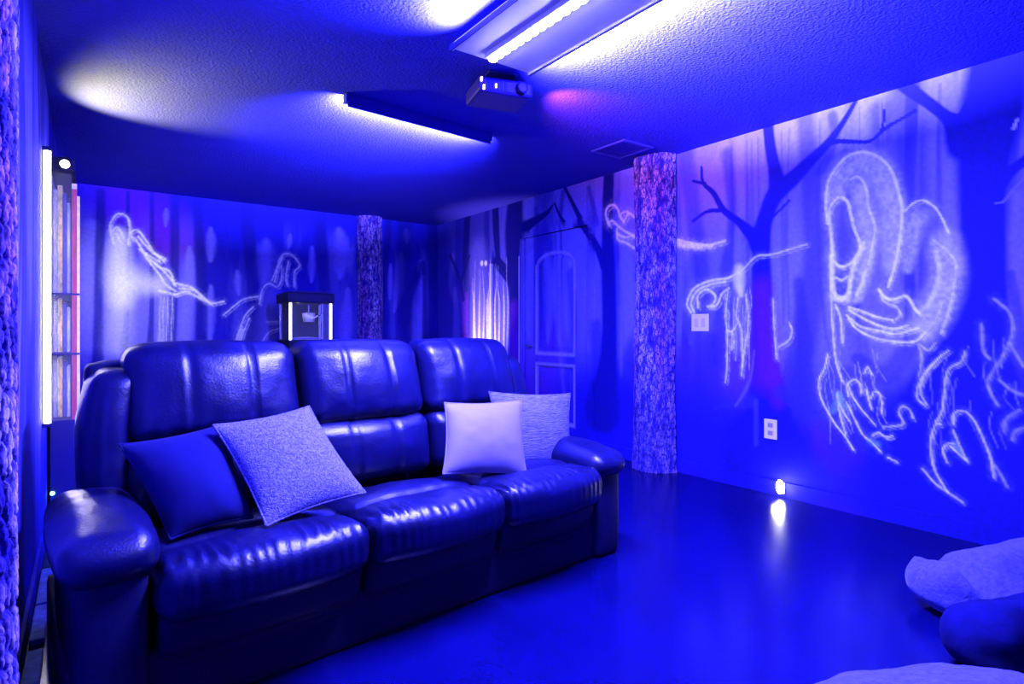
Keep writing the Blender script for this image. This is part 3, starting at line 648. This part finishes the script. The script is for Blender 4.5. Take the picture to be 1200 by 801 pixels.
for s, x in ((-1, .195), (1, SW - .195)):
    def wing_fn(P, q, s=s):
        P = P.copy(); P[:, 1] += (P[:, 2] + .2) * .16; P[:, 0] -= s * .03 * sstep(.05, .28, P[:, 2])
        P[:, 1] += .010 * (fbm(P[:, 0] * 9, P[:, 2] * 9, 140) - .5); return P
    puff('back_wing', (x, .74, .67), (.078, .16, .275), .06, M['leather'], sofa, (.012, .03, 0), 30, wing_fn)
for s, x in ((-1, .115), (1, SW - .115)):
    puff('arm_panel', (x - .018 * s, .42, .225), (.085, .38, .22), .03, M['leather_base'], sofa, (.01, .01, 0), 18)
    def arm_fn(P, q, s=s):
        P = P.copy(); P[:, 2] += .02 * (1 - q[:, 1] ** 2) * (P[:, 2] > 0) + .012 * (fbm(P[:, 0] * 9, P[:, 1] * 7, 150 + s) - .5)
        P[:, 2] -= .012 * np.exp(-((P[:, 1] - .06) / .010) ** 2) * (P[:, 2] > 0); return P
    puff('arm_pad', (x - .016 * s, .35, .475 - (.035 if s > 0 else 0)), (.112, .335, .062 - (.01 if s > 0 else 0)), .058, M['leather'], sofa, (.015, .02, .02), 34, arm_fn)
# cup holder ring on the far arm
cb = bmesh.new(); cyl(cb, (SW - .125, .22, .495), (SW - .125, .22, .518), .05, .05, n=28); ch = obj('cup_holder', cb, None, None); ch.data.materials.append(M['chrome']); ch.parent = sofa

# ------------------------------------------------------------------ throw pillows
def pillow(name, corners, thick, m, label, edge_m=None, pinch=.07, n=34, wob=.010, seed=0):
    """corners: top-left, top-right, bottom-right, bottom-left in the room"""
    tl, tr_, br, bl = [np.array(c) for c in corners]
    ctr = (tl + tr_ + br + bl) / 4
    nrm = np.cross(tr_ - tl, bl - tl); nrm = nrm / np.linalg.norm(nrm)
    t = np.sin(np.linspace(-1, 1, n + 1) * math.pi / 2)
    A_, B_ = np.meshgrid(t, t, indexing='ij')
    pa = A_ * (1 - pinch * (1 - B_ ** 2)); pb = B_ * (1 - pinch * (1 - A_ ** 2))
    s = (pa + 1) / 2; v = (pb + 1) / 2
    Pm = (tl * ((1 - s) * (1 - v))[..., None] + tr_ * (s * (1 - v))[..., None] + br * (s * v)[..., None] + bl * ((1 - s) * v)[..., None]) - ctr
    h_ = ((1 - A_ ** 2).clip(0) * (1 - B_ ** 2).clip(0)) ** .55
    fold = wob * (fbm(A_ * 4 + 9, B_ * 4 + 5, seed + 160) - .5) * 2 * h_ ** .3 * (np.abs(A_) < .999) * (np.abs(B_) < .999)
    rip = .004 * np.sin(np.arctan2(B_, A_) * 26) * sstep(.55, .9, np.maximum(np.abs(A_), np.abs(B_))) * h_ ** .5
    me1 = Pm + nrm * (thick * h_ + fold + rip)[..., None]; me2 = Pm - nrm * (thick * h_ - fold * .3)[..., None]
    bm = bmesh.new()
    for G, flip in ((me1, False), (me2, True)):
        vs = [[bm.verts.new(G[i, j]) for j in range(n + 1)] for i in range(n + 1)]
        for i in range(n):
            for j in range(n):
                f_ = (vs[i][j], vs[i + 1][j], vs[i + 1][j + 1], vs[i][j + 1]); bm.faces.new(f_[::-1] if flip else f_)
    bmesh.ops.remove_doubles(bm, verts=bm.verts, dist=1e-5)
    root = thing(name, tuple(ctr), label, 'pillow')
    me = bpy.data.meshes.new('cover'); bmesh.ops.recalc_face_normals(bm, faces=bm.faces); bm.to_mesh(me); bm.free()
    c_ = link('cover', me, m, None, True); c_.parent = root
    ring = [Pm[i, 0] for i in range(n)] + [Pm[n, j] for j in range(n)] + [Pm[n - i, n] for i in range(n)] + [Pm[0, n - j] for j in range(n)]
    e_ = obj('edge_piping', tube(ring, .0045, 6, True), edge_m or m, None, True); e_.parent = root
    return root
def quad(pts, ys): return [tuple(at(p[0], p[1], y=y)) for p, y in zip(pts, ys)]
pillow('throw_pillow', quad([(140, 521), (262, 497), (296, 606), (200, 632)], (2.27, 2.27, 2.04, 2.04)), .075, M['pil_dark'], 'dark navy plain throw pillow tucked against the sofa arm', seed=1)
pillow('throw_pillow', quad([(250, 498), (362, 476), (428, 577), (312, 616)], (2.20, 2.28, 2.05, 1.96)), .07, M['pil_weave'], 'pale nubbly woven throw pillow leaning on navy pillow', seed=2)
pillow('throw_pillow', quad([(573, 459), (668, 461), (670, 547), (585, 551)], (2.41, 2.41, 2.29, 2.29)), .06, M['pil_rib'], 'grey ribbed throw pillow behind smooth lilac pillow', seed=3)
pillow('throw_pillow', quad([(521, 472), (611, 469), (617, 556), (519, 555)], (2.25, 2.25, 2.13, 2.13)), .065, M['pil_satin'], 'smooth pale lilac throw pillow leaning in front of grey ribbed pillow', seed=4)

# ------------------------------------------------------------------ popcorn machine on its cart behind the sofa
pc = thing('popcorn_machine', (1.83, 6.1, .74), 'popcorn machine with glass sides and dark canopy behind the sofa', 'popcorn machine')
px0, px1, py0, py1 = 1.62, 2.04, 5.92, 6.30
zt = at(360, 343, y=py0).z; zg0 = at(360, 398, y=py0).z
obj('canopy', bx(px0 - .025, px1 + .02, py0 - .02, py1 + .02, zt - .10, zt, bev=.012), M['black'], pc)
obj('canopy_cap', bx(px0 + .02, px1 - .02, py0 + .03, py1 - .03, zt, zt + .02, bev=.008), M['dark'], pc)
obj('base', bx(px0 - .01, px1 + .01, py0 - .01, py1 + .01, .74, zg0, bev=.008), M['black'], pc)
for (x, y) in ((px0, py0), (px1 - .022, py0), (px0, py1 - .022), (px1 - .022, py1 - .022)):
    obj('corner_post', bx(x, x + .022, y, y + .022, zg0 - .03, zt - .10, bev=.003), M['post_glow'] if y == py0 else M['chrome'], pc)
obj('glass_pane', bx(px0 + .022, px1 - .022, py0 + .006, py0 + .010, zg0, zt - .10), M['glass'], pc)
obj('glass_pane', bx(px0 + .004, px0 + .008, py0 + .022, py1 - .022, zg0, zt - .10), M['glass'], pc)
obj('glass_pane', bx(px1 - .008, px1 - .004, py0 + .022, py1 - .022, zg0, zt - .10), M['glass'], pc)
obj('back_panel', bx(px0 + .022, px1 - .022, py1 - .012, py1 - .006, zg0, zt - .10), M['black'], pc)
kb = bmesh.new(); cyl(kb, (1.86, 6.10, 1.17), (1.86, 6.10, 1.26), .055, .065, n=24); kt = obj('kettle', kb, mat('kettle_steel', (.8, .8, .9), rough=.4, metal=.3), pc, True)
kb = bmesh.new(); cyl(kb, (1.86, 6.10, 1.26), (1.86, 6.10, 1.272), .068, .02, n=24); obj('kettle_lid', kb, M['chrome'], kt, True)
kb = bmesh.new(); cyl(kb, (1.86, 6.10, 1.27), (1.86, 6.10, zt - .1), .007, n=8); obj('hanger_rod', kb, M['chrome'], kt)
kb = bmesh.new(); cyl(kb, (1.90, 6.06, 1.21), (1.97, 5.98, 1.26), .008, n=8); obj('kettle_handle', kb, M['chrome'], kt)
obj('side_rod', bx(1.955, 1.972, 5.99, 6.005, zg0, zt - .10), M['chrome'], pc)
obj('front_rail', bx(px0 + .03, px1 - .09, py0 - .004, py0 + .006, zg0 + .008, zg0 + .018), M['chrome'], pc)
pp = puff('popcorn_heap', (1.83, 6.11, zg0 + .005), (.12, .10, .012), .010, M['popcorn'], None, (0, 0, .012), 14); pp.parent = pc; pp.matrix_parent_inverse = pc.matrix_world.inverted()
pp['kind'] = 'stuff'
point('popcorn_lamp', (1.74, 6.05, zt - .13), .05, (.9, .8, 1.0), .015)
ct = thing('popcorn_cart', (1.83, 6.1, 0), 'small dark stand carrying the popcorn machine', 'cart')
obj('cart_top', bx(px0 - .04, px1 + .04, py0 - .04, py1 + .04, .71, .74, bev=.006), M['dark'], ct)
obj('cart_shelf', bx(px0 - .02, px1 + .02, py0 - .02, py1 + .02, .20, .22, bev=.004), M['dark'], ct)
for x in (px0, px1 - .03):
    for y in (py0, py1 - .03): obj('leg', bx(x, x + .03, y, y + .03, 0, .71), M['dark'], ct)

# ------------------------------------------------------------------ lit display cabinet against the left wall
kx0, kx1, ky0, ky1, kz0, kz1 = XL + .012, -.022, 4.24, 5.05, .57, 2.06
kb_ = thing('display_cabinet', ((kx0 + kx1) / 2, (ky0 + ky1) / 2, 0), 'tall narrow glass display cabinet with lit shelves against the left wall', 'cabinet')
obj('base_box', bx(kx0, kx1 + .004, ky0 - .004, ky1, 0, kz0, bev=.004), M['dark'], kb_)
obj('top_box', bx(kx0 - .008, kx1 - .02, ky0 - .06, ky1, kz1 - .075, kz1, bev=.006), M['black'], kb_)
obj('back_board', bx(kx0, kx0 + .008, ky0, ky1, kz0, kz1 - .075), M['wood_pale'], kb_)
obj('rear_board', bx(kx0, kx1, ky1 - .01, ky1, kz0, kz1 - .075), M['dark'], kb_)
obj('corner_post', bx(kx0, kx0 + .010, ky0, ky0 + .012, kz0, kz1 - .075), M['dark'], kb_)
obj('corner_post', bx(kx1 - .036, kx1 - .012, ky0, ky0 + .02, kz0, kz1 - .14), M['wood_red'], kb_)
obj('corner_post', bx(kx1 - .012, kx1 + .002, ky0 - .002, ky0 + .02, kz0 - .02, kz1 - .20), M['wood_pale'], kb_)
obj('post_cap', bx(kx1 - .036, kx1 - .012, ky0 - .004, ky0 + .02, kz1 - .16, kz1 - .13), M['wood_pale'], kb_)
obj('side_glass', bx(kx0 + .010, kx1 - .036, ky0 + .004, ky0 + .008, kz0, kz1 - .075), M['glass'], kb_)
dr = obj('glass_door', bx(kx1 - .006, kx1 - .002, ky0 + .02, ky1 - .01, kz0, kz1 - .20), M['glass'], kb_)
ZS = [.948, 1.292]
for z in ZS: obj('shelf', bx(kx0 + .008, kx1 + .001, ky0 - .003, ky1 - .01, z - .006, z + .006), M['dark'], kb_)
for z, y in ((.160, 4.232), (.062, 4.232)):
    lb = bmesh.new(); bmesh.ops.create_uvsphere(lb, u_segments=10, v_segments=6, radius=.011); bmesh.ops.translate(lb, vec=(kx0 + .012, y, z), verts=lb.verts); obj('indicator', lb, M['green_led'], kb_)
# its spotlight, clipped to the top
sp_ = thing('spotlight', (-.085, 4.17, kz1), 'small dark clip spotlight on top edge of the display cabinet', 'lamp')
hb = bmesh.new(); cyl(hb, (-.088, 4.168, kz1 - .04), (-.088, 4.150, kz1 - .043), .026, .030, n=24); hs = obj('head', hb, M['black'], sp_, True)
hb = bmesh.new(); cyl(hb, (-.088, 4.150, kz1 - .043), (-.088, 4.146, kz1 - .0435), .022, n=24); obj('bulb', hb, M['white_tube'], hs)
obj('clip', bx(-.105, -.07, 4.165, 4.182, kz1 - .02, kz1 + .004), M['black'], sp_)
spot('cabinet_uplight', (-.03, 4.40, kz1 + .015), (.30, 4.15, H), 85, (1.0, .96, .12), math.radians(98), .9, .02)
spot('cabinet_wall_wash', (-.03, 5.12, 1.85), (.50, YB, 1.45), 42.0, (.95, .90, 1.0), math.radians(62), 1.0, .03)
for z0, z1 in ((kz0, ZS[0]), (ZS[0], ZS[1]), (ZS[1], kz1 - .08)):
    point('cabinet_shelf_light', (-.062, 4.268, (z0 + z1) / 2), .13, (1.0, .88, .62), .015)
# things on the shelves: upright books and boxes, seen end-on through the side glass
lev = [(kz0, ZS[0] - .012, 'bottom'), (ZS[0] + .006, ZS[1] - .012, 'middle'), (ZS[1] + .006, kz1 - .10, 'top')]
def book(x0, x1, y0, y1, z0, z1, m, label):
    y0 += .10; y1 += .10
    r_ = thing('book', ((x0 + x1) / 2, (y0 + y1) / 2, z0), label, 'book', 'books in the display cabinet')
    obj('cover', bx(x0, x1, y0, y1, z0, z1, bev=.002), m, r_)
    obj('pages', bx(x0 + .003, x1 - .003, y0 + .004, y1 - .004, z1 - .004, z1 + .001), M['pages'], r_)
for z0, z1, nm in lev:
    hgt = z1 - z0
    for m, x0, x1, lab, kk in (('book_grey', -.147, -.128, 'grey', .93), ('book_tan', -.127, -.104, 'tan', .97), ('book_blue', -.103, -.084, 'navy', .90), ('book_grey', -.083, -.068, 'slim grey', .82)):
        z_top = min(z0 + hgt * kk, z1 - .004)
        book(x0, x1, 4.285, 4.50, z0 + .001, z_top, M[m], f'tall {lab} book standing on the {nm} shelf of the display cabinet')

# glowing tube standing in for the cabinet light spilled on the wall
tb = thing('wall_spill_tube', (XL + .02, 3.75, 1.3), 'glowing white vertical light tube on wall beside display cabinet', 'lamp')
hb = bmesh.new(); cyl(hb, (XL + .022, 3.75, .62), (XL + .022, 3.75, 1.98), .013, n=14); obj('tube', hb, M['white_tube'], tb, True)
for z in (.60, 1.98): obj('end_cap', bx(XL, XL + .042, 3.732, 3.768, z, z + .02, bev=.003), M['dark'], tb)
obj('tube_back', bx(XL, XL + .007, 3.725, 3.775, .62, 1.98), M['fixture'], tb)

# pale stone pavers in the gap between wall and sofa
for k, (y0, y1) in enumerate(((2.28, 2.52), (2.60, 2.92), (2.935, 3.35))):
    tag(obj('stone_paver', bx(XL + .016, -.110, y0, y1, 0, .022, bev=.006), M['stone']), ['pale stone paver in gap by sofa arm and bark post', 'pale stone paver, middle one of three along the wall', 'pale stone paver nearest to the display cabinet'][k], 'paver', 'stone pavers between wall and sofa')

# ------------------------------------------------------------------ wall plates and night lights
def plate(name, p0, p1, label, cat):
    a = at(*p0, x=XR); b = at(*p1, x=XR); y0, y1 = sorted((a.y, b.y)); z0, z1 = sorted((a.z, b.z))
    t_ = thing(name, (XR, (y0 + y1) / 2, (z0 + z1) / 2), label, cat)
    obj('cover_plate', bx(XR - .008, XR, y0, y1, z0, z1, bev=.003), M['plate'], t_)
    return t_, y0, y1, z0, z1
t_, y0, y1, z0, z1 = plate('light_switch', (811, 368), (831, 388), 'pale double light switch plate between bark post and forked tree', 'light switch')
for k in (.3, .7):
    y = y0 + (y1 - y0) * k; zc_ = (z0 + z1) / 2
    obj('toggle', bx(XR - .011, XR - .007, y - .018, y + .018, zc_ - .033, zc_ + .033, bev=.002), mat('rocker', (.62, .52, .80), rough=.4), t_)
t_, y0, y1, z0, z1 = plate('wall_outlet', (896, 490), (911, 515), 'pale outlet cover plate low on wall above the night light', 'outlet')
for k in (.3, .7):
    z = z0 + (z1 - z0) * k; yc = (y0 + y1) / 2
    obj('socket', bx(XR - .010, XR - .007, yc - .017, yc + .017, z - .014, z + .014, bev=.003), M['slot'], t_)
def night_light(y, z, label, power, col):
    t_ = thing('night_light', (XR, y, z), label, 'night light')
    obj('body', bx(XR - .030, XR - .016, y - .022, y + .022, z - .035, z + .035, bev=.005), M['plate'], t_)
    b_ = bmesh.new(); bmesh.ops.create_uvsphere(b_, u_segments=16, v_segments=10, radius=.026)
    bmesh.ops.scale(b_, vec=(.8, .9, 1.75), verts=b_.verts); bmesh.ops.translate(b_, vec=(XR - .045, y, z + .01), verts=b_.verts)
    obj('bulb', b_, M['night'], t_, True)
    point('night_light_glow', (XR - .085, y, z + .01), power, col, .03)
pz = at(914, 572, x=XR - .045)
night_light(pz.y, pz.z, 'glowing night light at the baseboard below the outlet plate', .5, (1, .9, .75))
up = thing('added_uplight', (3.30, 5.62, 0), 'small round floor uplight shining on wall behind the sofa', 'lamp')  # unseen lamp, added to make the glow on the wall behind the sofa
hb = bmesh.new(); cyl(hb, (3.30, 5.62, 0), (3.30, 5.62, .12), .06, .07, n=24); obj('can', hb, M['black'], up, True)
hb = bmesh.new(); cyl(hb, (3.30, 5.62, .12), (3.30, 5.62, .124), .055, n=24); obj('lens', hb, M['white_tube'], up)
spot('added_uplight_beam', (3.30, 5.62, .14), (XR, 5.60, 1.05), 120.0, (1.0, .72, .92), math.radians(58), .9, .04)

# ------------------------------------------------------------------ bean bags on the floor
def bag(name, loc, hd, m, label, seed, rz=0, ear=None, squash=.25):
    def fn(P, q):
        P = P.copy()
        P[:, 0] += .10 * (fbm(P[:, 1] * 3 + 5, P[:, 2] * 3 + 5, seed) - .5); P[:, 1] += .10 * (fbm(P[:, 0] * 3 + 5, P[:, 2] * 3 + 5, seed + 1) - .5)
        top = sstep(-.05, .1, P[:, 2])
        ang_ = np.arctan2(P[:, 1], P[:, 0])
        P[:, 2] += top * (.06 * (fbm(P[:, 0] * 4 + 5, P[:, 1] * 4 + 5, seed + 2) - .5) + .012 * np.sin(P[:, 1] * 26 + 5 * fbm(P[:, 0] * 3 + 9, P[:, 1] * 3 + 9, seed + 3)))
        if ear:
            e = sstep(ear[0], ear[1], -P[:, 0])
            P[:, 2] -= .09 * e * top * (1 - sstep(ear[1], ear[1] + .05, -P[:, 0])); P[:, 2] *= 1 - squash * e
        P[:, 2] = np.maximum(P[:, 2], -hd[2])
        return P
    t_ = thing(name, loc, label, 'bean bag', rz=rz)
    o = puff('cover', (0, 0, hd[2]), hd, min(hd) * .8, m, t_, (.03, .03, .05), 40, fn)
    ring = [(hd[0] * .80 * math.cos(a), hd[1] * .80 * math.sin(a), 0) for a in np.linspace(0, 2 * math.pi, 30, endpoint=False)]
    return t_
bag('bean_bag', (3.06, .65, 0), (.50, .14, .105), M['bag_pale'], 'pale plush bean bag on the floor near the mural wall', 201, math.radians(-26), ear=(.30, .42), squash=.10)
bag('bean_bag', (2.66, .45, 0), (.44, .12, .095), M['bag_dark'], 'dark navy bean bag slumped between two pale bean bags', 205, math.radians(-26))
bag('bean_bag', (1.72, .59, 0), (.36, .125, .085), M['bag_pale'], 'pale plush bean bag lying on open floor beside dark one', 209, math.radians(-26), ear=(.32, .44))
